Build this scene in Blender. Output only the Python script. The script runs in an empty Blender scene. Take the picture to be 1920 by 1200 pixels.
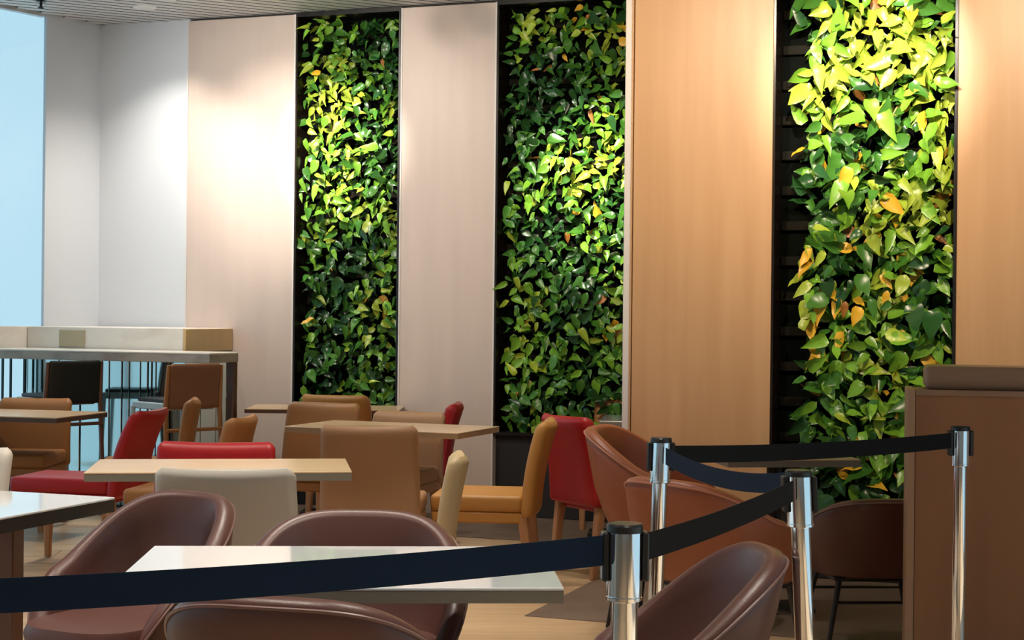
import bpy, bmesh, math, random
from mathutils import Vector, Matrix, noise
random.seed(7)
PI = math.pi
C = bpy.context.scene.collection
SC = bpy.context.scene

# ------------------------------------------------------------------ camera, world, exposure
EYE, FPX, HOR, ROLL = 1.38, 3000.0, 590.0, 0.0105
cd = bpy.data.cameras.new('camera')
cam = bpy.data.objects.new('camera', cd)
C.objects.link(cam)
cd.sensor_width = 36.0
cd.lens = FPX / 1920 * 36.0
cd.shift_y = -(600 - HOR) / 1920
cd.clip_start, cd.clip_end = 0.05, 200
cam.matrix_world = Matrix.Translation((0, 0, EYE)) @ Matrix.Rotation(PI / 2, 4, 'X') @ Matrix.Rotation(ROLL, 4, 'Z')
SC.camera = cam
w = bpy.data.worlds.new('sky')
SC.world = w
w.use_nodes = True
bg = w.node_tree.nodes['Background']
bg.inputs[0].default_value = (0.47, 0.73, 0.86, 1)
bg.inputs[1].default_value = 0.97
added_sun = bpy.data.lights.new('added_sun', 'SUN')  # unseen sun added so the lit floor puts streaks on the chrome posts
added_sun.energy = 7.0
added_sun.angle = 0.01
added_sun.color = (1.0, 0.97, 0.92)
so = bpy.data.objects.new('added_sun', added_sun)
C.objects.link(so)
so.rotation_euler = Vector((-0.62, -0.1, -0.77)).to_track_quat('-Z', 'Y').to_euler()
vs = SC.view_settings
vs.view_transform = 'Standard'
vs.look = 'None'
vs.exposure = 0.15
vs.gamma = 1.0
vs.use_curve_mapping = False
SC.cycles.max_bounces = 8
SC.cycles.sample_clamp_indirect = 6.0
SC.cycles.use_denoising = True


def uv(px, py):
    u, v = px - 960.0, py - HOR
    return u + ROLL * v, v - ROLL * u


def at_h(px, py, h):            # point of height h seen at a pixel
    u, v = uv(px, py)
    Z = (EYE - h) * FPX / v
    return Vector((u * Z / FPX, Z, h))


def at_z(px, Z, h=0.0):         # point at distance Z whose picture column is px (for things near mid height)
    v = (EYE - h) * FPX / Z
    u = (px - 960.0) + ROLL * v
    return Vector((u * Z / FPX, Z, h))


# ------------------------------------------------------------------ materials
def mat(name, col, rough=0.5, metal=0.0, spec=0.5, coat=0.0, bump=None, var=None, objvar=0.0, sheen=0.0):
    m = bpy.data.materials.new(name)
    m.use_nodes = True
    nt = m.node_tree
    b = nt.nodes['Principled BSDF']
    b.inputs['Base Color'].default_value = (*col, 1)
    b.inputs['Roughness'].default_value = rough
    b.inputs['Metallic'].default_value = metal
    b.inputs['Specular IOR Level'].default_value = spec
    b.inputs['Coat Weight'].default_value = coat
    b.inputs['Sheen Weight'].default_value = sheen
    tc = nt.nodes.new('ShaderNodeTexCoord')
    colour = None
    if var:                      # (scale xyz, second colour, low, high)
        sc, col2, lo, hi = var
        mp = nt.nodes.new('ShaderNodeMapping')
        mp.inputs['Scale'].default_value = sc
        nt.links.new(tc.outputs['Object'], mp.inputs[0])
        n = nt.nodes.new('ShaderNodeTexNoise')
        n.inputs['Scale'].default_value = 1.0
        n.inputs['Detail'].default_value = 5
        nt.links.new(mp.outputs[0], n.inputs['Vector'])
        r = nt.nodes.new('ShaderNodeValToRGB')
        r.color_ramp.elements[0].position = lo
        r.color_ramp.elements[1].position = hi
        r.color_ramp.elements[0].color = (*col, 1)
        r.color_ramp.elements[1].color = (*col2, 1)
        nt.links.new(n.outputs['Fac'], r.inputs[0])
        colour = r.outputs[0]
    if objvar:
        oi = nt.nodes.new('ShaderNodeObjectInfo')
        mr = nt.nodes.new('ShaderNodeMapRange')
        mr.inputs['To Min'].default_value = 1 - objvar
        mr.inputs['To Max'].default_value = 1 + objvar
        nt.links.new(oi.outputs['Random'], mr.inputs['Value'])
        h = nt.nodes.new('ShaderNodeHueSaturation')
        h.inputs['Color'].default_value = (*col, 1)
        if colour:
            nt.links.new(colour, h.inputs['Color'])
        nt.links.new(mr.outputs[0], h.inputs['Value'])
        colour = h.outputs[0]
    if colour:
        nt.links.new(colour, b.inputs['Base Color'])
    if bump:                     # (scale, strength)
        n2 = nt.nodes.new('ShaderNodeTexNoise')
        n2.inputs['Scale'].default_value = bump[0]
        n2.inputs['Detail'].default_value = 3
        nt.links.new(tc.outputs['Object'], n2.inputs['Vector'])
        bp = nt.nodes.new('ShaderNodeBump')
        bp.inputs['Strength'].default_value = bump[1]
        bp.inputs['Distance'].default_value = 0.004
        nt.links.new(n2.outputs['Fac'], bp.inputs['Height'])
        nt.links.new(bp.outputs[0], b.inputs['Normal'])
    return m


def glow(name, col, strength):
    m = bpy.data.materials.new(name)
    m.use_nodes = True
    nt = m.node_tree
    nt.nodes.remove(nt.nodes['Principled BSDF'])
    e = nt.nodes.new('ShaderNodeEmission')
    e.inputs[0].default_value = (*col, 1)
    e.inputs[1].default_value = strength
    nt.links.new(e.outputs[0], nt.nodes['Material Output'].inputs[0])
    return m


def pane_mat():
    m = bpy.data.materials.new('window glass')
    m.use_nodes = True
    nt = m.node_tree
    nt.nodes.remove(nt.nodes['Principled BSDF'])
    t = nt.nodes.new('ShaderNodeBsdfTransparent')
    t.inputs[0].default_value = (0.98, 0.995, 1.0, 1)
    g = nt.nodes.new('ShaderNodeBsdfGlossy')
    g.inputs['Roughness'].default_value = 0.02
    lw = nt.nodes.new('ShaderNodeLayerWeight')
    pw = nt.nodes.new('ShaderNodeMath')
    pw.operation = 'POWER'
    pw.inputs[1].default_value = 5.0
    nt.links.new(lw.outputs['Facing'], pw.inputs[0])
    f = nt.nodes.new('ShaderNodeMath')
    f.operation = 'MULTIPLY_ADD'
    f.inputs[1].default_value = 0.7
    f.inputs[2].default_value = 0.03
    nt.links.new(pw.outputs[0], f.inputs[0])
    mx = nt.nodes.new('ShaderNodeMixShader')
    nt.links.new(f.outputs[0], mx.inputs[0])
    nt.links.new(t.outputs[0], mx.inputs[1])
    nt.links.new(g.outputs[0], mx.inputs[2])
    nt.links.new(mx.outputs[0], nt.nodes['Material Output'].inputs[0])
    return m


M = {}
M['plaster'] = mat('plaster', (0.68, 0.72, 0.78), 0.8, bump=(60, 0.1))
M['dark_wall'] = mat('charcoal wall', (0.05, 0.05, 0.055), 0.7)
M['ceil_void'] = mat('ceiling void', (0.02, 0.02, 0.02), 0.9)
M['slat'] = mat('grey metal slat', (0.66, 0.66, 0.66), 0.45)
M['slat_side_shade'] = mat('painted shade slat flank', (0.10, 0.10, 0.10), 0.6)  # shade between the slats put into the colour of their sides
M['veneer_pale'] = mat('pale veneer', (0.62, 0.515, 0.46), 0.42, var=((9, 9, 0.8), (0.66, 0.55, 0.49), 0.35, 0.7))
M['veneer_warm'] = mat('warm maple veneer', (0.53, 0.31, 0.155), 0.4, var=((11, 11, 0.7), (0.59, 0.36, 0.19), 0.35, 0.7))
M['edge_pale'] = mat('pale edge trim', (0.72, 0.69, 0.67), 0.4)
M['frame_black'] = mat('black satin frame', (0.012, 0.010, 0.010), 0.3)
M['jamb_brown'] = mat('dark brown lining', (0.016, 0.010, 0.008), 0.25, spec=0.3)
M['backing'] = mat('black felt backing', (0.003, 0.004, 0.003), 0.95, spec=0.05)
M['rail'] = mat('dark planting rail', (0.010, 0.009, 0.006), 0.8, spec=0.08)
M['base_grey'] = mat('charcoal base panel', (0.022, 0.021, 0.024), 0.5)
M['floor_base'] = mat('oak floor base', (0.50, 0.33, 0.18), 0.5, var=((1.5, 14, 1), (0.60, 0.42, 0.25), 0.3, 0.75))
M['plank'] = mat('light oak plank', (0.52, 0.34, 0.185), 0.38, var=((1.3, 16, 3), (0.64, 0.46, 0.28), 0.3, 0.72), objvar=0.12)
M['border'] = mat('brown floor strip', (0.17, 0.12, 0.09), 0.5, var=((5, 5, 5), (0.22, 0.16, 0.12), 0.3, 0.7))  # brown strip laid along each wall, darker than the planks
M['stone'] = mat('white marble', (0.84, 0.79, 0.72), 0.3, var=((3, 3, 7), (0.72, 0.66, 0.58), 0.52, 0.75))
M['stone_grey'] = mat('grey brown stone', (0.42, 0.36, 0.30), 0.35, var=((5, 5, 9), (0.25, 0.20, 0.17), 0.45, 0.75))
M['tan_block'] = mat('tan end face', (0.56, 0.38, 0.17), 0.45, var=((8, 8, 2), (0.62, 0.43, 0.21), 0.3, 0.7))
M['plate'] = mat('beige plate', (0.40, 0.36, 0.24), 0.5)
M['glass_panel'] = mat('pale blue mirror glass', (0.60, 0.74, 0.74), 0.06, metal=1.0, objvar=0.05)
M['joint'] = mat('dark joint', (0.03, 0.06, 0.07), 0.5)
M['leather'] = mat('brown leatherette', (0.115, 0.047, 0.038), 0.40, spec=0.5, bump=(220, 0.12))
M['leather_in'] = mat('brown leatherette lining', (0.105, 0.042, 0.034), 0.42, spec=0.5, bump=(220, 0.12))
M['rust'] = mat('rust leatherette', (0.30, 0.085, 0.035), 0.40, bump=(220, 0.12))
M['rust_in'] = mat('rust leatherette lining', (0.22, 0.06, 0.028), 0.45, bump=(220, 0.12))
M['piping'] = mat('brown piping', (0.20, 0.11, 0.095), 0.4)
M['piping_rust'] = mat('rust piping', (0.42, 0.16, 0.09), 0.4)
M['cream'] = mat('cream upholstery', (0.56, 0.51, 0.44), 0.55, bump=(150, 0.1))
M['tan'] = mat('tan upholstery', (0.40, 0.22, 0.11), 0.5, bump=(150, 0.1))
M['beige'] = mat('beige upholstery', (0.50, 0.36, 0.19), 0.5, bump=(150, 0.1))
M['yellow'] = mat('ochre upholstery', (0.50, 0.235, 0.055), 0.45, bump=(150, 0.1))
M['orange_brown'] = mat('orange brown upholstery', (0.36, 0.15, 0.04), 0.5, bump=(150, 0.1))
M['brown'] = mat('mid brown upholstery', (0.27, 0.115, 0.05), 0.5, bump=(150, 0.1))
M['red'] = mat('red upholstery', (0.42, 0.009, 0.013), 0.42, bump=(150, 0.1))
M['leg_wood'] = mat('beech leg', (0.44, 0.21, 0.095), 0.4, var=((30, 30, 3), (0.52, 0.27, 0.13), 0.3, 0.7))
M['black_metal'] = mat('black metal', (0.012, 0.012, 0.013), 0.35)
M['white_top'] = mat('white gloss laminate', (0.74, 0.77, 0.80), 0.10, spec=0.6, coat=0.5)
M['edge_grey'] = mat('grey edge band', (0.22, 0.20, 0.16), 0.4)
M['edge_black'] = mat('dark edge band', (0.02, 0.018, 0.018), 0.4)
M['oak_top'] = mat('light oak table top', (0.60, 0.42, 0.25), 0.25, var=((2, 22, 4), (0.68, 0.50, 0.32), 0.3, 0.7))
M['oak_edge'] = mat('oak table edge', (0.42, 0.26, 0.13), 0.4)
M['edge_dark'] = mat('dark walnut edge', (0.11, 0.05, 0.03), 0.4)
M['pale_daylight'] = mat('stool frame with painted daylight', (0.42, 0.50, 0.53), 0.4, metal=0.0)  # window light on stool frames and front legs painted into their colour
M['dark_pad'] = mat('dark seat pad', (0.02, 0.022, 0.028), 0.5)
M['black_vinyl'] = mat('black vinyl', (0.010, 0.012, 0.010), 0.45)
M['stool_wood'] = mat('dark stool wood', (0.15, 0.065, 0.04), 0.4)
M['desk'] = mat('walnut desk veneer', (0.36, 0.165, 0.078), 0.42, var=((6, 6, 0.6), (0.30, 0.132, 0.060), 0.3, 0.75))
M['desk_pale'] = mat('walnut desk edging', (0.44, 0.27, 0.16), 0.4)
M['desk_tier'] = mat('walnut ledge', (0.34, 0.20, 0.125), 0.4, var=((1, 9, 9), (0.28, 0.16, 0.10), 0.3, 0.75))
M['chrome'] = mat('polished chrome', (0.86, 0.88, 0.90), 0.08, metal=1.0)
M['plastic'] = mat('black plastic', (0.010, 0.011, 0.014), 0.35)
M['belt_navy'] = mat('navy webbing belt', (0.004, 0.015, 0.040), 0.8, spec=0.25, bump=(500, 0.15))
M['belt_black'] = mat('black webbing belt', (0.005, 0.006, 0.007), 0.8, spec=0.25, bump=(500, 0.15))
M['frame_grey'] = mat('window frame grey', (0.55, 0.58, 0.62), 0.5)
M['white'] = mat('white plastic', (0.8, 0.8, 0.8), 0.4)
M['pane'] = pane_mat()
M['lamp'] = glow('lamp disc', (1.0, 0.95, 0.88), 14)
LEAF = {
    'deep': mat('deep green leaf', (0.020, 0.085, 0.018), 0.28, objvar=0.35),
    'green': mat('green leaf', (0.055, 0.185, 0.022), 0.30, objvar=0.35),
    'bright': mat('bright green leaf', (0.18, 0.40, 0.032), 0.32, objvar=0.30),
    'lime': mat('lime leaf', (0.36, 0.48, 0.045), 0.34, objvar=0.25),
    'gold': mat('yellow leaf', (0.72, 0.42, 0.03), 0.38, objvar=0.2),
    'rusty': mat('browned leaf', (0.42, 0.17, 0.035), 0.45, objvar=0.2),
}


# ------------------------------------------------------------------ mesh helpers
def link(name, data, parent=None, kind=None):
    o = bpy.data.objects.new(name, data)
    C.objects.link(o)
    if parent:
        o.parent = parent
    if kind:
        o['kind'] = kind
    return o


def bm_mesh(name, bm, m, smooth=True, angle=0.7):
    bmesh.ops.recalc_face_normals(bm, faces=bm.faces)
    me = bpy.data.meshes.new(name)
    bm.to_mesh(me)
    bm.free()
    me.materials.append(m)
    if smooth:
        me.polygons.foreach_set('use_smooth', [True] * len(me.polygons))
        me.set_sharp_from_angle(angle=angle)
    return me


def obj(name, bm, m, parent=None, kind=None, smooth=True, angle=0.7):
    return link(name, bm_mesh(name, bm, m, smooth, angle), parent, kind)


def box(x0, x1, y0, y1, z0, z1, bev=0.0, seg=2, bm=None):
    own = bm is None
    nb = bmesh.new()
    vs_ = [nb.verts.new((x, y, z)) for x in (x0, x1) for y in (y0, y1) for z in (z0, z1)]
    for f in ((0, 1, 3, 2), (4, 6, 7, 5), (0, 4, 5, 1), (2, 3, 7, 6), (0, 2, 6, 4), (1, 5, 7, 3)):
        nb.faces.new([vs_[i] for i in f])
    if bev > 0:
        bmesh.ops.bevel(nb, geom=nb.edges[:], offset=bev, segments=seg, profile=0.5, affect='EDGES')
    if own:
        return nb
    tmp = bpy.data.meshes.new('t')
    nb.to_mesh(tmp)
    nb.free()
    bm.from_mesh(tmp)
    bpy.data.meshes.remove(tmp)
    return bm


def loft(loops, cap=True, close=True, bm=None):
    bm = bm or bmesh.new()
    rows = [[bm.verts.new(p) for p in lp] for lp in loops]
    n = len(rows[0])
    for a, b in zip(rows, rows[1:]):
        for i in range(n if close else n - 1):
            j = (i + 1) % n
            bm.faces.new((a[i], a[j], b[j], b[i]))
    if cap:
        bm.faces.new(rows[0])
        bm.faces.new(rows[-1])
    return bm


def ring(cx, cy, z, r, n=24):
    return [(cx + r * math.cos(2 * PI * i / n), cy + r * math.sin(2 * PI * i / n), z) for i in range(n)]


def lathe(profile, n=28, bm=None, cx=0, cy=0):
    return loft([ring(cx, cy, z, r, n) for r, z in profile], bm=bm)


def tube(pts, r, n=8, bm=None, flat=None):
    """tube along points; r number or list"""
    pts = [Vector(p) for p in pts]
    loops = []
    for i, p in enumerate(pts):
        t = (pts[min(i + 1, len(pts) - 1)] - pts[max(i - 1, 0)]).normalized()
        up = Vector((0, 0, 1)) if abs(t.z) < 0.95 else Vector((0, 1, 0))
        a = t.cross(up).normalized()
        b = a.cross(t).normalized()
        rr = r[i] if isinstance(r, (list, tuple)) else r
        loops.append([p + a * (rr * math.cos(2 * PI * k / n + PI / n)) + b * (rr * math.sin(2 * PI * k / n + PI / n)) for k in range(n)])
    return loft(loops, bm=bm)


def rrect(w, t, r, n=4):
    """rounded rectangle loop in x,y centred"""
    r = min(r, w / 2 - 1e-4, t / 2 - 1e-4)
    out = []
    for cx, cy, a0 in ((w / 2 - r, t / 2 - r, 0), (-w / 2 + r, t / 2 - r, PI / 2), (-w / 2 + r, -t / 2 + r, PI), (w / 2 - r, -t / 2 + r, 1.5 * PI)):
        for k in range(n + 1):
            a = a0 + k * PI / 2 / n
            out.append((cx + r * math.cos(a), cy + r * math.sin(a)))
    return out


def thing(name, label, cat, loc=(0, 0, 0), rz=0.0, group=None):
    o = bpy.data.objects.new(name, None)
    C.objects.link(o)
    o.empty_display_size = 0.1
    o.location = loc
    o.rotation_euler = (0, 0, rz)
    o['label'] = label
    o['category'] = cat
    if group:
        o['group'] = group
    return o


def tag(o, label, cat, group=None):
    o['label'] = label
    o['category'] = cat
    if group:
        o['group'] = group
    return o


# ------------------------------------------------------------------ wall frames
CEIL = 3.525


class WallFrame:
    """s runs along the wall to the right, n points into the room"""
    def __init__(self, p, d):
        self.p = Vector(p)
        self.d = Vector(d).normalized()
        self.n = Vector((self.d.y, -self.d.x))
        if self.n.y > 0:
            self.n = -self.n
        self.rz = math.atan2(self.d.y, self.d.x)

    def s_at(self, px, off=0.0, z=1.9):
        lo, hi = -12.0, 12.0
        q = self.p + self.n * off
        for _ in range(60):
            m = (lo + hi) / 2
            x, y = q + self.d * m
            u, v = x / y * FPX, (EYE - z) / y * FPX
            if y < 0.3 or 960 + u - ROLL * v > px:
                hi = m
            else:
                lo = m
        return lo

    def loc(self, s, off=0.0, z=0.0):
        q = self.p + self.d * s + self.n * off
        return Vector((q.x, q.y, z))


W1 = WallFrame((-2.387, 11.74), (2.278, -0.84))
W2p = at_z(1163, 8.78)
W2 = WallFrame((W2p.x, W2p.y), (2.278, -0.84))


# local frame objects: x along wall (s), y = -n (into wall), z up
def wall_empty_matrix(W):
    return Matrix.Translation((W.p.x, W.p.y, 0)) @ Matrix.Rotation(W.rz, 4, 'Z')


s_corner = W1.s_at(181)
s_A0, s_A1 = W1.s_at(348), W1.s_at(551)
s_B0, s_B1 = W1.s_at(748.5), W1.s_at(928)
s_P2b = s_B1 + 1.05
DEP = 0.24

wall_back = obj('wall_back', box(s_corner - 0.1, s_P2b + 2.6, DEP, DEP + 0.15, 0, CEIL + 0.1), M['plaster'], None, 'structure', smooth=False)
wall_back.matrix_world = wall_empty_matrix(W1)
obj('plaster_panel', box(s_corner, s_A0, 0.03, DEP, 0, CEIL), M['plaster'], wall_back, smooth=False)
for a, b in ((s_A0, s_A1), (s_B0, s_B1), (s_P2b, s_P2b + 1.2)):
    p = obj('wood_panel', box(a, b, 0, DEP, 0, CEIL - 0.015, 0.004, 1), M['veneer_pale'], wall_back, smooth=False)
    for e in (a, b):
        x0 = e - 0.011 if e == b else e
        obj('edge_strip', box(x0, x0 + 0.011, -0.004, 0.006, 0, CEIL - 0.015), M['edge_pale'], wall_back, smooth=False)

wall_right = obj('wall_right', box(-0.0, 4.2, DEP, DEP + 0.25, 0, CEIL + 0.1), M['dark_wall'], None, 'structure', smooth=False)
wall_right.matrix_world = wall_empty_matrix(W2)
s_C0, s_C1 = 0.0, W2.s_at(1447)
s_D0 = W2.s_at(1794)
s_seam = W2.s_at(1186)
obj('edge_strip', box(0, 0.036, -0.004, DEP, 0, CEIL - 0.01, 0.004, 1), M['edge_pale'], wall_right, smooth=False)
obj('wood_panel', box(0.036, s_seam - 0.003, 0, DEP, 0, CEIL - 0.01, 0.002, 1), M['veneer_warm'], wall_right, smooth=False)
obj('wood_panel', box(s_seam + 0.003, s_C1, 0, DEP, 0, CEIL - 0.01, 0.002, 1), M['veneer_warm'], wall_right, smooth=False)
obj('wood_panel', box(s_D0, s_D0 + 1.1, 0, DEP, 0, CEIL - 0.01, 0.002, 1), M['veneer_warm'], wall_right, smooth=False)
obj('wood_panel', box(s_D0 + 1.106, s_D0 + 2.3, 0, DEP, 0, CEIL - 0.01, 0.002, 1), M['veneer_warm'], wall_right, smooth=False)

# left wall: short plaster return, then the window front
cor = W1.loc(s_corner, -0.03)
LD = Vector((-0.55, -0.835)).normalized()
WL = WallFrame((cor.x, cor.y), -LD)          # s negative runs towards the camera
WL.n = Vector((-WL.d.y, WL.d.x))
if WL.n.x < 0:
    WL.n = -WL.n


def wl_matrix():
    return Matrix.Translation((cor.x, cor.y, 0)) @ Matrix.Rotation(math.atan2(LD.y, LD.x), 4, 'Z')   # local x runs from the corner towards the camera, local y to the right of it... outside is -y or +y


mw = wl_matrix()
inside_y = 1.0 if (mw.to_3x3() @ Vector((0, 1, 0))).x > 0 else -1.0
ret = 0.515
yo = sorted((0.0, -0.03 * inside_y))
wall_left = obj('wall_left', box(-0.25, ret, yo[0], yo[1], 0, CEIL + 0.1), M['plaster'], None, 'structure', smooth=False)
wall_left.matrix_world = mw
SILL = 1.262
for k in range(8):
    a = ret if k == 0 else ret + 0.55 + (k - 1) * 1.75
    b = ret + 0.55 if k == 0 else a + 1.75
    win = obj('window_%d' % (k + 1), box(a, b, yo[0], yo[1], 0, 0.1), M['plaster'], None, 'structure', smooth=False)
    win.matrix_world = mw
    fr = bmesh.new()
    e0, e1 = sorted((-0.005 * inside_y, -0.06 * inside_y))
    for (x0, x1, z0, z1) in ((b - 0.045, b, 0.1, CEIL), (a, b, CEIL - 0.02, CEIL + 0.1)):
        box(x0, x1, e0, e1, z0, z1, bm=fr)
    obj('window_frame', fr, M['frame_grey'], win, smooth=False)
    e0, e1 = sorted((-0.012 * inside_y, -0.02 * inside_y))
    obj('pane', box(a, b - 0.045, e0, e1, 0.1, CEIL - 0.02), M['pane'], win, smooth=False)
    if k == 0:
        e0, e1 = sorted((0.02 * inside_y, -0.01 * inside_y))
        obj('window_sill', box(a, b, e0, e1, SILL - 0.16, SILL, 0.003, 1), M['stone'], win, smooth=False)
        e0, e1 = sorted((0.0, 0.014 * inside_y))
        for x in (0.06, 0.13, 0.17, 0.29, 0.36, 0.45):
            obj('glazing_bar', box(a + x, a + x + 0.012, e0, e1, 0.1, SILL - 0.16), M['joint'], win, smooth=False)

# ------------------------------------------------------------------ floor
def room_slab(z0, z1):
    e = cor - Vector((0, 0)) + Vector((LD.x, LD.y)) * 0.0 if False else Vector((cor.x, cor.y))
    far = e + LD * 20.0
    t_ = (e.y + 4.2) / -LD.y
    back = e + LD * t_
    out = [(e.x - 0.05, e.y), (e.x + 0.4, 14.0), (4.76, 14.0), (4.76, -4.2), (back.x, back.y)]
    return loft([[(x, y, z0) for x, y in out], [(x, y, z1) for x, y in out]])


floor = obj('floor', room_slab(-0.1, -0.006), M['floor_base'], None, 'structure', smooth=False)
pl_l, pl_w = 2.4, 0.24
me_pl = bm_mesh('plank', box(-pl_l / 2 + 0.0015, pl_l / 2 - 0.0015, -pl_w / 2 + 0.0015, pl_w / 2 - 0.0015, -0.012, 0.0, 0.0015, 1), M['plank'], False)
rot_pl = math.radians(3)
row = 0
y = 2.0
while y < 10.2:
    off = (row * 0.83) % pl_l
    for kx in range(-2, 2):
        x = kx * pl_l + off + 0.3
        if x - pl_l / 2 > 0.36 * y + 0.5 or x + pl_l / 2 < -0.36 * y - 0.5:
            continue
        o = link('plank', me_pl, floor)
        o.location = (x * math.cos(rot_pl) - (y - 6) * math.sin(rot_pl), 6 + x * math.sin(rot_pl) + (y - 6) * math.cos(rot_pl), 0)
        o.rotation_euler = (0, 0, rot_pl + (PI if row % 2 else 0))
    y += pl_w
    row += 1
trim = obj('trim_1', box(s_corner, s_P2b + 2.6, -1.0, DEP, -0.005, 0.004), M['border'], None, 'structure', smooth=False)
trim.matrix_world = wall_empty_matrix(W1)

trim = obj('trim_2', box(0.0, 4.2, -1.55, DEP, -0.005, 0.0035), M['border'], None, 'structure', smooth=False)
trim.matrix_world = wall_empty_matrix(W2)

# ------------------------------------------------------------------ ceiling of metal slats
ceiling = obj('ceiling', room_slab(CEIL + 0.09, CEIL + 0.2), M['ceil_void'], None, 'structure', smooth=False)
sd = math.atan2(0.475, 0.88)
sdv = Vector((math.cos(sd), math.sin(sd)))
sbm = bmesh.new()
box(0, 1, -0.040, 0.040, 0.0, 0.014, 0.0, 1, bm=sbm)
me_sl = bm_mesh('slat', sbm, M['slat'], False)
me_sl.materials.append(M['slat_side_shade'])
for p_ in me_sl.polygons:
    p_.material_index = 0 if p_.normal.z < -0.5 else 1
for k in range(-98, 110):
    c = Vector((-1.5, 6)) + Vector((-sdv.y, sdv.x)) * (k * 0.1)
    # from the window front to the far side of the room
    lo, hi = -14.0, 14.0
    den = sdv.x * LD.y - sdv.y * LD.x
    tt = ((cor.x - c.x) * LD.y - (cor.y - c.y) * LD.x) / den
    lo = max(lo, tt + 0.02)
    hi = min(hi, (13.2 - c.y) / sdv.y)
    lo = max(lo, (-4.0 - c.y) / sdv.y)
    hi = min(hi, (4.6 - c.x) / sdv.x)
    if hi - lo < 0.1:
        continue
    o = link('slat', me_sl, ceiling)
    o.location = (c.x + sdv.x * lo, c.y + sdv.y * lo, CEIL)
    o.scale = (hi - lo, 1, 1)
    o.rotation_euler = (0, 0, sd)

# walls behind and beside the camera
wf = obj('wall_front', box(-13, 7, -4.2, -4.0, 0, CEIL + 0.1), M['plaster'], None, 'structure', smooth=False)
wr = obj('wall_side', box(4.6, 4.75, 4.5, 8.5, 0, CEIL + 0.1), M['plaster'], None, 'structure', smooth=False)
obj('pier', box(4.6, 4.75, -4, -1.5, 0, CEIL + 0.1), M['plaster'], wr, smooth=False)
for k in range(4):
    a, b = -1.5 + k * 1.5, k * 1.5
    win = obj('window_%d' % (k + 9), box(4.6, 4.75, a, b, 0, 0.1), M['frame_grey'], None, 'structure', smooth=False)
    fr = bmesh.new()
    for (y0, y1, z0, z1) in ((b - 0.04, b, 0.1, CEIL + 0.1), (a, b - 0.04, CEIL - 0.03, CEIL + 0.1)):
        box(4.62, 4.7, y0, y1, z0, z1, bm=fr)
    obj('window_frame', fr, M['frame_grey'], win, smooth=False)
    obj('pane', box(4.655, 4.663, a, b - 0.04, 0.1, CEIL - 0.03), M['pane'], win, smooth=False)


# ------------------------------------------------------------------ lamps
def aim_quat(src, dst):
    return (Vector(dst) - Vector(src)).to_track_quat('-Z', 'Y').to_euler()


def spotlight(src, dst, power, cone, col, blend, label):
    src = Vector(src)
    t = thing('spotlight', label, 'lamp', (src.x, src.y, CEIL), 0, 'ceiling spotlights washing the wall')
    obj('mount', lathe([(0.05, -0.02), (0.05, 0.0)], 16), M['black_metal'], t)
    d = (Vector(dst) - Vector((src.x, src.y, CEIL - 0.12))).normalized()
    obj('yoke', tube([(0, 0, -0.02), (0, 0, -0.12)], 0.012), M['black_metal'], t)
    h = Vector((0, 0, -0.12))
    obj('lamp_head', tube([h - d * 0.06, h + d * 0.08], 0.045, 16), M['black_metal'], t)
    ld = bpy.data.lights.new('spot', 'SPOT')
    ld.energy = power
    ld.spot_size = math.radians(cone)
    ld.spot_blend = blend
    ld.color = col
    ld.shadow_soft_size = 0.04
    lo = bpy.data.objects.new('spot_light', ld)
    C.objects.link(lo)
    lo.parent = t
    lo.location = h + d * 0.1
    lo.rotation_euler = aim_quat((0, 0, 0), d)
    return t


def wall_spot(W, px, py, back, side, power, cone, col, blend, label):
    z = EYE - 0.0
    s = W.s_at(px, 0, 2.3)
    q = W.loc(s)
    zt = EYE - (uv(px, py)[1]) * q.y / FPX
    dst = Vector((q.x, q.y, zt))
    src = W.loc(s + side, back, CEIL - 0.12)
    return spotlight(src, dst, power, cone, col, blend, label)


WARM, NEUT = (1.0, 0.80, 0.58), (1.0, 0.90, 0.78)
wall_spot(W1, 560, 380, 2.7, 0.0, 175, 92, NEUT, 1.0, 'black ceiling spotlight aimed at the left wood panel')
wall_spot(W1, 532, 300, 2.3, 0.35, 240, 40, NEUT, 1.0, 'narrow black ceiling spotlight aimed at the right half of the left wood panel')
wall_spot(W1, 640, 270, 1.9, 0.0, 480, 33, NEUT, 1.0, 'black ceiling spotlight aimed at the left green wall')
wall_spot(W1, 880, 200, 2.7, 0.0, 75, 92, NEUT, 1.0, 'black ceiling spotlight aimed at the panel between green walls')
wall_spot(W1, 1110, 330, 1.9, 0.1, 600, 35, NEUT, 1.0, 'black ceiling spotlight aimed at the middle green wall')
wall_spot(W2, 1310, 60, 2.4, 0.0, 190, 90, WARM, 1.0, 'black ceiling spotlight aimed at the wide maple panel')
wall_spot(W2, 1300, 480, 2.6, -0.1, 90, 70, WARM, 1.0, 'black ceiling spotlight aimed at the lower wide maple panel')
wall_spot(W2, 1625, 140, 2.0, 0.1, 520, 36, NEUT, 1.0, 'black ceiling spotlight aimed at the right green wall')
wall_spot(W2, 1900, 280, 2.4, 0.1, 230, 80, WARM, 1.0, 'black ceiling spotlight aimed at the rightmost maple panel')


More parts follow.
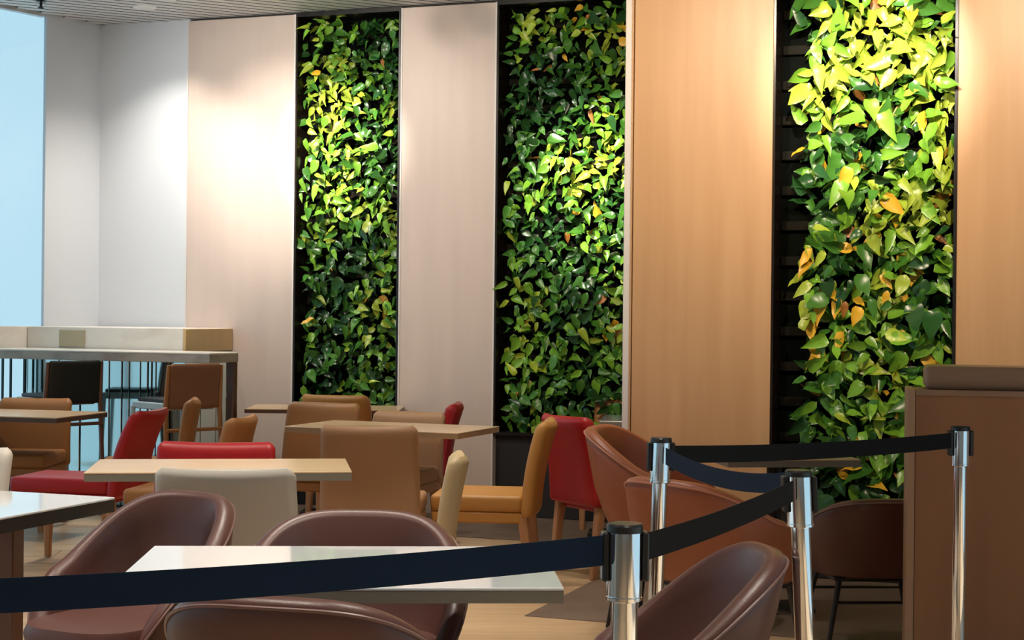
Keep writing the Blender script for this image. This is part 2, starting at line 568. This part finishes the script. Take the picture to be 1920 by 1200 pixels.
def downlight(x, y, power, label, size=110):
    t = thing('downlight', label, 'lamp', (x, y, CEIL), 0, 'recessed round ceiling downlights')
    obj('rim', lathe([(0.075, -0.006), (0.085, -0.002), (0.085, 0.03), (0.07, 0.03), (0.07, -0.004)], 24), M['white'], t)
    obj('lamp_disc', lathe([(0.068, 0.0), (0.068, 0.004)], 24), M['lamp'], t)
    ld = bpy.data.lights.new('down', 'SPOT')
    ld.energy = power
    ld.spot_size = math.radians(size)
    ld.spot_blend = 0.7
    ld.color = (1.0, 0.90, 0.78)
    ld.shadow_soft_size = 0.07
    lo = bpy.data.objects.new('down_light', ld)
    C.objects.link(lo)
    lo.parent = t
    lo.location = (0, 0, -0.02)


q = at_h(272, 14, CEIL)
downlight(q.x, q.y, 75, 'bright round downlight between the grey ceiling slats near the left corner')
q = at_h(312, -3, CEIL)
downlight(q.x, q.y, 75, 'round downlight at the top edge, nearer than the other one')
for x, y, pw_, cn, wh in ((-2.3, 7.2, 130, 76, 'the space before the far left oak table'), (-0.6, 6.9, 160, 76, 'the space before the tan chair'),
                          (-0.75, 8.9, 150, 52, 'the middle oak table'), (-2.7, 9.6, 110, 52, 'the far left oak table'), (0.3, 8.0, 100, 50, 'the red chair under the middle green wall'),
                          (-0.9, 5.6, 230, 76, 'the cream chair'), (-2.6, 5.0, 230, 76, 'the white table at the left'), (0.25, 4.0, 190, 76, 'the near end of the white table'),
                          (-1.2, 3.2, 190, 76, 'the armchair nearest the camera'), (0.6, 1.4, 200, 76, 'the floor before the nearest post'),
                          (-1.4, 0.6, 200, 76, 'the floor left of the camera'), (-0.2, -1.2, 200, 76, 'the floor behind the camera')):
    downlight(x, y, pw_, 'added unseen round downlight above ' + wh, cn)  # none of these is in view; added to fill the room with light
q = at_h(77, 1, CEIL)
t = thing('sprinkler', 'small dark sprinkler head under the slatted ceiling in the corner', 'sprinkler', (q.x, q.y, CEIL))
obj('escutcheon', lathe([(0.035, -0.01), (0.03, 0.0)], 16), M['black_metal'], t)
obj('nozzle', lathe([(0.012, -0.06), (0.022, -0.055), (0.022, -0.05), (0.01, -0.045), (0.01, -0.005)], 12), M['black_metal'], t)


# ------------------------------------------------------------------ green walls
def leaf_mesh(name, m, wid, fold, droop, twist):
    bm = bmesh.new()
    prof = [(0.0, 0.05), (0.16, 0.78), (0.36, 1.0), (0.58, 0.84), (0.8, 0.46), (1.0, 0.02)]
    rows = []
    for t_, w_ in prof:
        y_ = t_
        z_ = -droop * t_ * t_ + 0.05 * math.sin(t_ * 9)
        hw = wid * 0.5 * w_
        tw = twist * t_
        rows.append([bm.verts.new((-hw * math.cos(tw), y_, z_ + fold * hw - hw * math.sin(tw))), bm.verts.new((0, y_, z_)),
                     bm.verts.new((hw * math.cos(tw), y_, z_ + fold * hw + hw * math.sin(tw)))])
    for a, b in zip(rows, rows[1:]):
        for i in range(2):
            bm.faces.new((a[i], a[i + 1], b[i + 1], b[i]))
    me = bm_mesh(name, bm, m, True, 3.0)
    return me


LEAVES = {k: [leaf_mesh('leaf', m, random.uniform(0.40, 0.76), random.uniform(0.2, 0.8), random.uniform(0.05, 0.7), random.uniform(-0.7, 0.7)) for _ in range(7)] for k, m in LEAF.items()}


def leaf_matrix(s, off, z, size):
    """local wall frame: x along wall, -y out of the wall, z up"""
    ax = Vector((random.gauss(0, 0.9), -abs(random.gauss(0.45, 0.4)), -0.6 + random.gauss(0, 0.65)))
    ax.normalize()
    nr = Vector((random.gauss(0, 0.65), -1.0, 0.5 + random.gauss(0, 0.6)))
    nr = (nr - ax * nr.dot(ax)).normalized()
    sx = ax.cross(nr).normalized()
    m3 = Matrix((sx, ax, nr)).transposed().to_4x4()
    return Matrix.Translation((s, -off, z)) @ m3 @ Matrix.Scale(size, 4)


def green_wall(W, s0, s1, z0, label, seed, leaf, bare_left, n_obj, n_stuff, mix):
    random.seed(seed)
    t = thing('green_wall', label, 'plant wall', (0, 0, 0), 0, 'vertical planting panels between wood panels')
    t.matrix_world = wall_empty_matrix(W)
    top = CEIL - 0.035
    obj('backing', box(s0, s1, DEP - 0.03, DEP - 0.002, z0, top), M['backing'], t, smooth=False)
    obj('base_panel', box(s0 + 0.002, s1 - 0.002, 0.05, DEP - 0.002, 0.006, z0 - 0.02, 0.003, 1), M['base_grey'], t, smooth=False)
    obj('jamb', box(s0 + 0.001, s0 + 0.013, 0.002, DEP - 0.03, z0, top), M['jamb_brown'], t, smooth=False)
    obj('jamb', box(s1 - 0.016, s1 - 0.001, -0.006, DEP - 0.03, z0, top), M['frame_black'], t, smooth=False)
    obj('head_rail', box(s0 + 0.001, s1 - 0.001, 0.0, DEP - 0.03, top, top + 0.03), M['frame_black'], t, smooth=False)
    obj('sill_rail', box(s0 + 0.001, s1 - 0.001, 0.0, DEP - 0.03, z0 - 0.02, z0), M['frame_black'], t, smooth=False)
    zz = z0 + 0.1
    while zz < top - 0.05:
        obj('planting_rail', box(s0 + 0.016, s1 - 0.018, DEP - 0.06, DEP - 0.031, zz, zz + 0.05, 0.004, 1), M['rail'], t, smooth=False)
        zz += 0.19
    a, b = s0 + bare_left, s1 - 0.025
    area = []
    tot = n_obj + n_stuff
    nx = max(3, int(math.sqrt(tot * (b - a) / (top - z0))))
    nz = tot // nx + 1
    for i in range(nx):
        for j in range(nz):
            area.append((a + (i + random.random()) / nx * (b - a), z0 + 0.03 + (j + random.random()) / nz * (top - z0 - 0.05)))
    random.shuffle(area)

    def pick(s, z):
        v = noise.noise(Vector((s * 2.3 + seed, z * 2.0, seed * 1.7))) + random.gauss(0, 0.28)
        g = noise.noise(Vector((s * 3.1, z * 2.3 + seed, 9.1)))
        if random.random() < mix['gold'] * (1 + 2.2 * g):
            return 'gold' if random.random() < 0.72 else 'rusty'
        v += mix['lime'] * (1 + (1.6 * (z - 1.6) if mix['lime'] > 0.1 else 0))  # leaf tones vary by noise; extra lime higher up puts lamp brightness into colour
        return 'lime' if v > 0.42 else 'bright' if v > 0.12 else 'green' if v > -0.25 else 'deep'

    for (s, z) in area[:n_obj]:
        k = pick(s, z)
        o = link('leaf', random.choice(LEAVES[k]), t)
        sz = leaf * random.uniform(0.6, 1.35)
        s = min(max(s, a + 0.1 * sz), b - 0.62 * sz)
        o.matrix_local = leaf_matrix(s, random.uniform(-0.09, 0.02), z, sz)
    bm = bmesh.new()
    keys = list(LEAF)
    mats = {k: i for i, k in enumerate(keys)}
    verts, faces, mi = [], [], []
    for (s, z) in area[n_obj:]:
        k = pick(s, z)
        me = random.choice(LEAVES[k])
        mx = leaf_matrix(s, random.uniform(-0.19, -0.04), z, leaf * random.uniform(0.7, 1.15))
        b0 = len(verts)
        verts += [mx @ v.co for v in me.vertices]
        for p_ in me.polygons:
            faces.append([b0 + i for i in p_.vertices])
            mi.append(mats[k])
    bm.free()
    me = bpy.data.meshes.new('foliage')
    me.from_pydata(verts, [], faces)
    for k in keys:
        me.materials.append(LEAF[k])
    me.polygons.foreach_set('material_index', mi)
    me.polygons.foreach_set('use_smooth', [True] * len(mi))
    o = link('foliage', me, t)
    o['kind'] = 'stuff'
    return t


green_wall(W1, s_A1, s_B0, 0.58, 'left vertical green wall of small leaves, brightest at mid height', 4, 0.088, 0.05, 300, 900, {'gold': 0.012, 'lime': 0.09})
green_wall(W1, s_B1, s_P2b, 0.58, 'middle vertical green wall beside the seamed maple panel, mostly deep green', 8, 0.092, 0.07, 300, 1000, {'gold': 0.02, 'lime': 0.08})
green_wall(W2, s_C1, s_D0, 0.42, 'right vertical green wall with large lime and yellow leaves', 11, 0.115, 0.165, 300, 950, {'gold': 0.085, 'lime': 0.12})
random.seed(21)

# ------------------------------------------------------------------ partition, counter, stools
PD = 0.64
WP = WallFrame(W1.loc(0, PD)[:2], W1.d)
t = thing('partition', 'low partition with pale blue glass panels and white marble band behind the counter', 'partition')
t.matrix_world = wall_empty_matrix(WP)
sp1 = WP.s_at(348, 0, 1.2)
sp0 = s_corner - 0.13
obj('core', box(sp0, sp1 - 0.012, 0.03, PD - 0.005, 0.004, 1.1), M['joint'], t, smooth=False)
obj('marble_band', box(sp0, sp1 - 0.022, 0, PD - 0.005, 1.10, SILL, 0.004, 1), M['stone'], t, smooth=False)
obj('tan_end', box(sp1 - 0.022, sp1, 0.002, PD - 0.005, 1.10, SILL - 0.004, 0.003, 1), M['tan_block'], t, smooth=False)  # end face of the band, coloured tan
a, b = WP.s_at(112, 0, 1.2), WP.s_at(160, 0, 1.2)
obj('socket_plate', box(a, b, -0.012, 0.0, 1.12, 1.24, 0.003, 1), M['plate'], t, smooth=False)
edges = [27, 46, 62, 78, 110, 150, 190, 204, 228, 242, 263, 277, 284, 292, 318, 348]
ss = [WP.s_at(e, 0, 0.9) for e in edges]
ss[0] = sp0
ss[-1] = sp1
for a, b in zip(ss, ss[1:]):
    obj('glass_panel', box(a + 0.004, b - 0.004, 0.0 + 0.008 * random.random(), 0.03, 0.02, 1.095, 0.003, 1), M['glass_panel'], t, smooth=False)
for a, b in ((0.01, 0.2), (0.206, 0.41), (0.416, 0.55), (0.556, PD - 0.005)):
    obj('glass_panel', box(sp1 - 0.012, sp1, a, b, 0.02, 1.095, 0.002, 1), M['glass_panel'], t, smooth=False)
sg = obj('outlet_frame', box(sp1, sp1 + 0.014, 0.33, 0.46, 0.875, 0.995, 0.003, 1), M['black_metal'], t, smooth=False)
obj('outlet_plate', box(sp1 + 0.012, sp1 + 0.018, 0.35, 0.44, 0.892, 0.978, 0.002, 1), M['white'], sg, smooth=False)
obj('outlet_socket', box(sp1 + 0.016, sp1 + 0.021, 0.365, 0.41, 0.912, 0.958, 0.002, 1), M['black_metal'], sg, smooth=False)

CT = 1.108
CDP = 0.40
t = thing('counter', 'high bar counter with a grey brown stone top along the partition', 'counter')
t.matrix_world = wall_empty_matrix(WP)
WCf = WallFrame(WP.loc(0, CDP)[:2], W1.d)
sc1 = WCf.s_at(393, 0, 1.08)
obj('counter_top', box(sp0 - 0.02, sc1, -CDP, -0.022, CT - 0.012, CT, 0.003, 1), M['stone'], t, smooth=False)
obj('counter_edge', box(sp0 - 0.02, sc1 - 0.002, -CDP + 0.002, -0.022, CT - 0.068, CT - 0.012, 0.003, 1), M['stone_grey'], t, smooth=False)
obj('leg', box(sc1 - 0.06, sc1 - 0.004, -0.08, -0.03, 0.004, CT - 0.068, 0.003, 1), M['edge_dark'], t, smooth=False)


def bow_slab(w0, w1, z0, z1, th, bow, recline, r=None, nz=8, top_round=0.02, dip=0.0):
    """curved upholstered slab, front face towards +y, bowed backwards in the middle"""
    loops = []
    r = r or th * 0.45
    zs = [(z0, -0.010), (z0 + 0.008, -0.003), (z0 + 0.02, 0)] + [(z0 + (z1 - z0) * k / nz, 0) for k in range(1, nz)] + [(z1 - top_round, 0), (z1 - top_round * 0.45, -top_round * 0.3), (z1, -top_round * 0.85)]
    for z, ins in zs:
        f = (z - z0) / (z1 - z0)
        ww = w0 + (w1 - w0) * f + 2 * ins
        tt = th + 2 * ins
        base = rrect(ww, max(tt, 0.012), r, 4)
        # subdivide long sides so the bow shows
        pts = []
        for i, p_ in enumerate(base):
            q_ = base[(i + 1) % len(base)]
            pts.append(p_)
            if abs(q_[0] - p_[0]) > 0.1:
                for k in range(1, 8):
                    pts.append((p_[0] + (q_[0] - p_[0]) * k / 8, p_[1] + (q_[1] - p_[1]) * k / 8))
        lp = []
        for x, y in pts:
            u = x / (w0 / 2)
            lp.append((x, y - bow * (1 - u * u) * (0.35 + 0.65 * f) - recline * f * f, z - dip * (1 - u * u) * f))
        loops.append(lp)
    return loft(loops)


CH = {}


def cached(key, fn):
    if key not in CH:
        CH[key] = fn()
    return CH[key]


def leg_mesh(m, x0, y0, z0, x1, y1, z1, a, b):
    loops = []
    for (x, y, z, h) in ((x0, y0, z0, a), (x1, y1, z1, b)):
        loops.append([(x + sx, y + sy, z) for sx, sy in rrect(2 * h, 2 * h, h * 0.3, 1)])
    return bm_mesh('leg', loft(loops), m)


def dining_chair(px, Z, deg, m, label, wd=0.49, h=0.855, rec=0.07, bow=0.035, depth=0.46):
    th = math.radians(deg)
    face = Vector((-math.sin(th), math.cos(th), 0))
    p = at_z(px, Z, h * 0.8) * 1.0
    p.z = 0
    t = thing('dining_chair', label, 'chair', p + face * (0.25 + rec * 0.5), th, 'upholstered dining chairs with beech legs')
    mm = M[m]
    key = (m, wd, h, rec, bow, depth)
    link('backrest', cached(('b',) + key, lambda: bm_mesh('backrest', bow_slab(wd, wd * 0.94, 0.38, h, 0.07, bow, rec, top_round=0.03, dip=0.012), mm)), t).location = (0, -0.245 + bow * 0.5, 0)
    link('seat', cached(('s',) + key, lambda: bm_mesh('seat', box(-wd / 2 + 0.012, wd / 2 - 0.012, -0.205, depth - 0.205, 0.40, 0.485, 0.022, 3), mm)), t)
    link('seat_rail', cached(('r',) + key, lambda: bm_mesh('seat_rail', box(-wd / 2 + 0.018, wd / 2 - 0.018, -0.20, depth - 0.212, 0.345, 0.402, 0.008, 1), mm)), t)
    lw = M['leg_wood']
    for sx in (-1, 1):
        x = sx * (wd / 2 - 0.045)
        link('leg', cached(('lf', wd, sx, depth), lambda: leg_mesh(lw, x, depth - 0.25, 0.35, x * 1.02, depth - 0.245, 0.0045, 0.024, 0.016)), t)
        link('leg', cached(('lr', wd, sx), lambda: leg_mesh(lw, x, -0.205, 0.39, x * 1.02, -0.25, 0.0045, 0.026, 0.017)), t)
    return t


def bar_stool(W_s, off, deg, back_m, wood, label):
    p = WCf.loc(W_s, off)
    t = thing('bar_stool', label, 'stool', (p.x, p.y, 0), math.radians(deg), 'bar stools at the high counter')
    W_ = 0.42
    obj('backrest', bow_slab(W_ - 0.03, W_ - 0.04, 0.755, 1.045, 0.04, 0.02, 0.03, top_round=0.015), M[back_m], t)
    obj('seat_pad', box(-W_ / 2 + 0.05, W_ / 2 - 0.05, 0.06, 0.40, 0.79, 0.815, 0.01, 2), M['dark_pad'], t)
    obj('seat_frame', box(-W_ / 2 + 0.025, W_ / 2 - 0.025, 0.025, 0.42, 0.745, 0.79, 0.006, 1), M['pale_daylight'], t)
    for sx in (-1, 1):
        x = sx * (W_ / 2 - 0.005)
        obj('leg', tube([(x * 1.03, -0.06, 0.005), (x, -0.005, 0.76), (x * 0.97, -0.03, 1.035)], [0.014, 0.016, 0.012], 6), M[wood], t)
        obj('leg', tube([(x * 1.0, 0.43, 0.005), (x * 0.92, 0.40, 0.76)], [0.014, 0.016], 6), M['pale_daylight'], t)
    obj('stretcher', tube([(-W_ / 2, -0.03, 0.62), (W_ / 2, -0.03, 0.62)], 0.012, 6), M[wood], t)
    obj('stretcher', tube([(-W_ / 2, 0.42, 0.30), (W_ / 2, 0.42, 0.30)], 0.011, 6), M['pale_daylight'], t)
    return t


bar_stool(WCf.s_at(136, 0.15, 0.9), 0.15, 45, 'black_vinyl', 'stool_wood', 'bar stool with a black square back under the stone counter')
bar_stool(WCf.s_at(361, 0.2, 0.9), 0.2, 45, 'brown', 'orange_brown', 'bar stool with a brown square back at the counter end')


# ------------------------------------------------------------------ tables
def table(cx, cy, deg, L, Wd, h, th, top, edge, label, ped='black_metal', posts=False, px_=0.0, py_=0.0):
    t = thing('table', label, 'table', (cx, cy, 0), math.radians(deg), 'cafe tables')
    obj('table_top', box(-L / 2, L / 2, -Wd / 2, Wd / 2, h - 0.008, h, 0.003, 2), M[top], t, smooth=False)
    obj('edge_band', box(-L / 2 + 0.001, L / 2 - 0.001, -Wd / 2 + 0.001, Wd / 2 - 0.001, h - th, h - 0.008), M[edge], t, smooth=False)
    if posts:
        for x in (-0.06, 0.03, 0.12, 0.21):
            obj('post', box(x - 0.03, x + 0.03, -0.03, 0.03, 0.03, h - th, 0.004, 1), M['stool_wood'], t)
    else:
        obj('column', tube([(px_, py_, 0.02), (px_, py_, h - th)], 0.035, 16), M[ped], t)
    obj('foot_plate', box(px_ - 0.17, px_ + 0.17, py_ - 0.12, py_ + 0.12, 0.0045, 0.03, 0.006, 2), M[ped], t)
    return t


def table_px(fl, fr, depth, h, th, top, edge, label, extra=0.0, **k):
    """front-left and front-right top corners as seen, and the depth"""
    a, b = at_h(*fl, h), at_h(*fr, h)
    d = (b - a)
    L = d.length + extra
    d.normalize()
    n = Vector((-d.y, d.x, 0))
    c = b - d * L / 2 + n * depth / 2
    return table(c.x, c.y, math.degrees(math.atan2(d.y, d.x)), L, depth, h, th, top, edge, label, **k)


TH = 0.74
# the near white table
table(-0.42, 4.06, 3.5, 1.06, 0.67, TH, 0.037, 'white_top', 'edge_grey', 'white gloss table nearest the camera, behind the navy belt', py_=-0.06)
# white table at the left
c0 = at_h(216, 932, TH)
dd = Vector((-0.94, 0.34, 0))
nn = Vector((-0.34, -0.94, 0))
cc = c0 + dd * 0.40 + nn * 0.31
table(cc.x, cc.y, -20, 0.80, 0.62, TH, 0.05, 'white_top', 'edge_black', 'white table with a dark edge at the left side of the picture', posts=True)
table_px((157, 886), (660, 884), 0.58, TH, 0.037, 'oak_top', 'edge_grey', 'light oak table behind the cream chair', py_=-0.06)
table_px((533, 799), (859, 812), 0.60, TH, 0.034, 'oak_top', 'oak_edge', 'light oak table with tan chairs before the middle wood panel', py_=-0.12)
table_px((458, 766), (749, 769), 0.52, TH, 0.03, 'oak_top', 'edge_dark', 'oak table standing against the wall under the left green wall', py_=0.09)
table_px((2, 780), (106, 783), 0.62, TH, 0.034, 'oak_top', 'edge_dark', 'oak table in front of the black-backed bar stool', extra=0.95, px_=-0.35)
table_px((1124, 789), (1180, 790), 0.6, TH, 0.034, 'white_top', 'edge_grey', 'grey-topped table mostly hidden behind the maple wall end', extra=0.0)
c0 = at_h(1560, 864, TH)
table(c0.x - 0.20, c0.y + 0.36, 8, 0.62, 0.62, TH, 0.036, 'oak_top', 'edge_grey', 'table in front of the right green wall behind the black belt')

# ------------------------------------------------------------------ dining chairs
dining_chair(423, 5.45, 1, 'cream', 'cream upholstered chair with its back to the camera', wd=0.505, depth=0.38)
dining_chair(692, 7.6, -2, 'tan', 'large tan chair back in the middle, in front of an oak table', wd=0.49)
dining_chair(606, 9.78, 163, 'orange_brown', 'brown chair behind the left half of the middle oak table', wd=0.50, h=0.835)
dining_chair(630, 10.36, -18, 'yellow', 'ochre chair pushed to the wall table, only its top showing', wd=0.50, depth=0.33)
dining_chair(766, 9.55, 163, 'tan', 'tan chair behind the right half of the middle oak table', wd=0.48, h=0.80, depth=0.38)
dining_chair(850, 6.08, 91, 'beige', 'beige chair seen edge-on above the rounded brown armchair', wd=0.36, rec=0.05, bow=0.02, depth=0.40)
dining_chair(1018, 8.12, 84, 'yellow', 'ochre chair seen from the side with its whole seat in view')
dining_chair(1066, 8.48, -58, 'red', 'red chair turned to the right below the middle green wall', wd=0.46)
dining_chair(268, 8.65, 80, 'red', 'red chair turned left, its seat running under the oak table', wd=0.44, rec=0.13, depth=0.56)
dining_chair(405, 7.30, 180, 'red', 'red chair with a wide low back behind the oak table', wd=0.57, depth=0.42, h=0.79, rec=0.03, bow=0.015)
dining_chair(66, 10.40, 178, 'orange_brown', 'orange brown chair facing the camera behind the far left oak table', wd=0.50, h=0.81)
dining_chair(-84, 6.15, 165, 'cream', 'cream chair cut by the left picture edge, behind the white table', wd=0.50)
dining_chair(358, 9.72, 97, 'orange_brown', 'tall narrow orange brown chair seen edge-on before the brown bar stool', wd=0.42, rec=0.04)
dining_chair(447, 8.15, 82, 'orange_brown', 'orange brown chair seen edge-on beside the wall table', wd=0.42)
dining_chair(847, 10.0, 86, 'red', 'red chair seen edge-on behind the right end of the oak table', wd=0.44, h=0.83)
p = at_h(1165, 772, 0.85)
dining_chair(1175, 10.72, 165, 'orange_brown', 'orange brown chair hidden behind the maple wall end', wd=0.46, h=0.835)


# ------------------------------------------------------------------ tub armchairs
def tub_shell(w=0.62, d=0.56, hb=0.82, ha=0.40, zb=0.40, th=0.055):
    """returns shell bm, rim path; chair faces +y"""
    A, B = w / 2, d / 2
    n = 48
    amax = math.radians(128)
    loops = []
    rim = []
    for i in range(n + 1):
        a = -amax + 2 * amax * i / n
        e = 0.72
        cx = math.copysign(abs(math.sin(a)) ** e, math.sin(a))
        cy = -math.copysign(abs(math.cos(a)) ** e, math.cos(a))
        f = (1 + math.cos(a)) / 2
        h = ha + (hb - ha) * (1 - (1 - f) ** 1.3)
        edge = min(1.0, (1 - abs(a) / amax) * 9)           # arm fronts round off
        h = max(zb + 0.06, h) 
        h = zb + (h - zb) * (0.55 + 0.45 * math.sin(edge * PI / 2))
        prof = []

        def P(rr, z, lean):
            k = 0.80 + 0.20 * min(1.0, max(0.0, (z - zb) / 0.22)) ** 0.6
            return ((A * k - rr) * cx, (B * k - rr) * cy - lean * max(0, -cy), z)
        hs = [0.0, 0.12, 0.3, 0.5, 0.7, 0.88]
        for q in hs:
            z = zb + (h - 0.02 - zb) * q
            prof.append(P(0.0, z, 0.09 * max(0, (z - zb)) / 0.42))
        top = h - 0.02
        for k in range(5):
            ang = PI * k / 4
            prof.append(P(th / 2 - th / 2 * math.cos(ang), top + 0.02 * math.sin(ang), 0.09 * (top - zb) / 0.42))
        rim.append(P(-0.001, top, 0.09 * (top - zb) / 0.42))
        for q in (0.8, 0.55, 0.3, 0.1):
            z = zb + (top - zb) * q
            prof.append(P(th, z, 0.09 * max(0, (z - zb)) / 0.42))
        prof.append(P(th * 1.3, zb + 0.02, 0))
        loops.append(prof)
    bm = loft(loops, cap=True, close=True)
    return bm, rim


def tub_chair(x, y, deg, label, hb=0.82, m='leather', mi='leather_in', mp='piping', sc=1.0, w=0.62, ha=0.30):
    t = thing('tub_chair', label, 'armchair', (x, y, 0), math.radians(deg), 'tub armchairs on black metal legs')
    t.scale = (sc, sc, 1)

    def shell():
        bm, rim = tub_shell(w=w, hb=hb, ha=ha)
        return bm_mesh('shell', bm, M[m], True, 1.2)
    link('shell', cached(('tub', m, hb, w, ha), shell), t)
    link('piping', cached(('pip', mp, hb, w, ha), lambda: bm_mesh('piping', tube(tub_shell(w=w, hb=hb, ha=ha)[1], 0.0042, 6), M[mp])), t)

    def cushion():
        loops = []
        for z, k in ((0.385, 0.80), (0.40, 0.86), (0.45, 0.90), (0.475, 0.86), (0.482, 0.70)):
            loops.append([(px_ * k, py_ * k + 0.03, z) for px_, py_ in rrect(w - 0.09, 0.53, 0.16, 6)])
        return bm_mesh('seat_cushion', loft(loops), M[mi])
    link('seat_cushion', cached(('cu', mi, w), cushion), t)

    def fr():
        bm = box(-0.2, 0.2, -0.17, 0.19, 0.365, 0.39, 0.005, 1)
        tube([(-0.2, 0.2, 0.26), (0.2, 0.2, 0.26)], 0.008, 6, bm=bm)
        tube([(-0.2, -0.18, 0.26), (0.2, -0.18, 0.26)], 0.008, 6, bm=bm)
        return bm_mesh('base_frame', bm, M['black_metal'])
    link('base_frame', cached(('fr',), fr), t)
    for sx in (-1, 1):
        for sy in (-1, 1):
            link('leg', cached(('tl', sx, sy), lambda: bm_mesh('leg', tube([(sx * 0.24, sy * 0.22 + 0.01, 0.004), (sx * 0.18, sy * 0.17 + 0.01, 0.37)], [0.009, 0.013], 8), M['black_metal'])), t)
    return t


tub_chair(-1.155, 4.74, 153, 'brown tub chair facing the camera, left of two behind the white table', hb=0.815, w=0.54)
tub_chair(-0.44, 4.40, 180, 'brown tub chair behind the white table with its rounded top centred there', hb=0.80, w=0.66)
tub_chair(-0.38, 3.46, -14, 'brown tub chair nearest the camera, its back cut by the bottom edge', hb=0.825, w=0.64)
tub_chair(0.325, 4.02, 99, 'brown tub chair seen from the side between the two nearest posts', hb=0.80, ha=0.22, w=0.56)
tub_chair(0.72, 7.2, -112, 'rust tub chair with high back left of the rear left post', hb=0.88, m='rust', mi='rust_in', mp='piping_rust', w=0.62, ha=0.42)
tub_chair(0.80, 6.05, -48, 'rust tub chair half hidden behind the crossing belts', hb=0.79, m='rust', mi='rust_in', mp='piping_rust', ha=0.42)
tub_chair(1.53, 6.78, 4, 'dark brown low tub chair in the shade behind the host desk', hb=0.82, w=0.66).scale = (1, 1, 0.80)

# ------------------------------------------------------------------ host desk
dk = at_z(1700, 5.95, 0.9)
t = thing('host_desk', 'tall walnut host desk with a stepped top at the right edge', 'desk', (dk.x, dk.y, 0), math.radians(-12.2))
obj('body', box(0.03, 1.15, 0.0, 0.32, 0.06, 1.115, 0.003, 1), M['desk'], t, smooth=False)
obj('plinth', box(0.05, 1.13, 0.03, 0.30, 0.0, 0.06), M['black_metal'], t, smooth=False)
obj('corner_post', box(0.0, 0.0295, -0.006, 0.32, 0.0, 1.118, 0.004, 1), M['desk_pale'], t, smooth=False)
obj('raised_ledge', box(0.068, 1.15, 0.05, 0.32, 1.115, 1.205, 0.018, 3), M['desk_tier'], t)
obj('top_edge', box(0.03, 1.15, -0.008, 0.02, 1.095, 1.118, 0.003, 1), M['desk_tier'], t, smooth=False)


# ------------------------------------------------------------------ stanchions and belts
def stanchion(px, py, label, lean=(0, 0), Z=None):
    p = at_h(px, py, 1.0)
    t = thing('stanchion', label, 'barrier post', (p.x, p.y, 0.0), 0, 'chrome barrier posts')
    lx, ly = lean
    sh = Matrix(((1, 0, lx, -lx), (0, 1, ly, -ly), (0, 0, 1, 0), (0, 0, 0, 1)))

    def sheared(name, bm, m, parent):
        bmesh.ops.transform(bm, matrix=sh, verts=bm.verts)
        return obj(name, bm, M[m], parent, angle=0.5)
    sheared('base', lathe([(0.16, 0.004), (0.16, 0.014), (0.15, 0.02), (0.05, 0.035), (0.03, 0.05)], 40), 'chrome', t)
    sheared('tube', lathe([(0.0245, 0.04), (0.0245, 0.867)], 36), 'chrome', t)
    sheared('sleeve', lathe([(0.0305, 0.865), (0.0325, 0.868), (0.0325, 0.985)], 36), 'chrome', t)
    sheared('collar', lathe([(0.0255, 0.857), (0.0335, 0.86), (0.0335, 0.866), (0.031, 0.868)], 36), 'chrome', t)
    sheared('cap', lathe([(0.0335, 0.984), (0.0335, 0.996), (0.031, 1.0), (0.01, 1.001)], 36), 'plastic', t)
    for k in range(3):
        a = k * PI / 2 + math.radians(4)
        bm = box(0.031, 0.043, -0.017, 0.017, 0.895, 0.985, 0.003, 1)
        bmesh.ops.transform(bm, matrix=Matrix.Rotation(a, 4, 'Z'), verts=bm.verts)
        sheared('belt_clip', bm, 'plastic', t)
    return p


pn = stanchion(1172, 981, 'chrome barrier post nearest the camera, navy and black belts on it', (0.0, 0))
pm = stanchion(1497, 881, 'chrome barrier post leaning in front of the side-on tub chair', (-0.048, 0))
pleft = stanchion(1240, 820, 'chrome barrier post in front of the high rust tub chair', (0.026, 0))
pr = stanchion(1801, 799, 'chrome barrier post in front of the walnut host desk', (0.0, 0))
# a further post that the navy belt runs to, beyond the left edge
po = Vector((-1.30, 2.30, 0))
hh = 1.0
vv = (EYE - hh) * FPX / po.y
uu = po.x / po.y * FPX
pfx = 960 + uu - ROLL * vv
pfy = HOR + vv + ROLL * uu
pl_ = stanchion(pfx, pfy, 'chrome barrier post beyond the left picture edge')


def belt(name, a, b, za, zb, sag, m, label, hgt=0.05, tilt=0.0):
    a, b = Vector((a.x, a.y, za)), Vector((b.x, b.y, zb))
    d = (b - a)
    dn = Vector((d.x, d.y, 0)).normalized()
    a = a + dn * 0.046
    b = b - dn * 0.046
    nrm = Vector((-dn.y, dn.x, 0))
    loops = []
    N = 24
    for i in range(N + 1):
        f = i / N
        p = a.lerp(b, f)
        p.z -= sag * 4 * f * (1 - f)
        up = (Vector((0, 0, 1)) + nrm * tilt * math.sin(PI * f)).normalized() * hgt / 2
        th = nrm * 0.001
        loops.append([p - up - th, p - up + th, p + up + th, p + up - th])
    o = obj(name, loft(loops), M[m])
    tag(o, label, 'belt', 'retractable barrier belts')
    return o


belt('barrier_belt', pl_, pn, 0.941, 0.952, 0.016, 'belt_navy', 'navy belt crossing the foreground from the left edge to the nearest post', 0.055)
belt('barrier_belt', pn, pm, 0.945, 0.952, 0.01, 'belt_black', 'dark belt rising from the nearest post to the leaning post', 0.052)
belt('barrier_belt', pleft, pm, 0.945, 0.965, 0.03, 'belt_navy', 'sagging dark blue belt between the leaning post and the rear left post', 0.052)
belt('barrier_belt', pleft, pr, 0.945, 0.95, 0.012, 'belt_black', 'black belt from the rear left post to the post at the desk', 0.055)
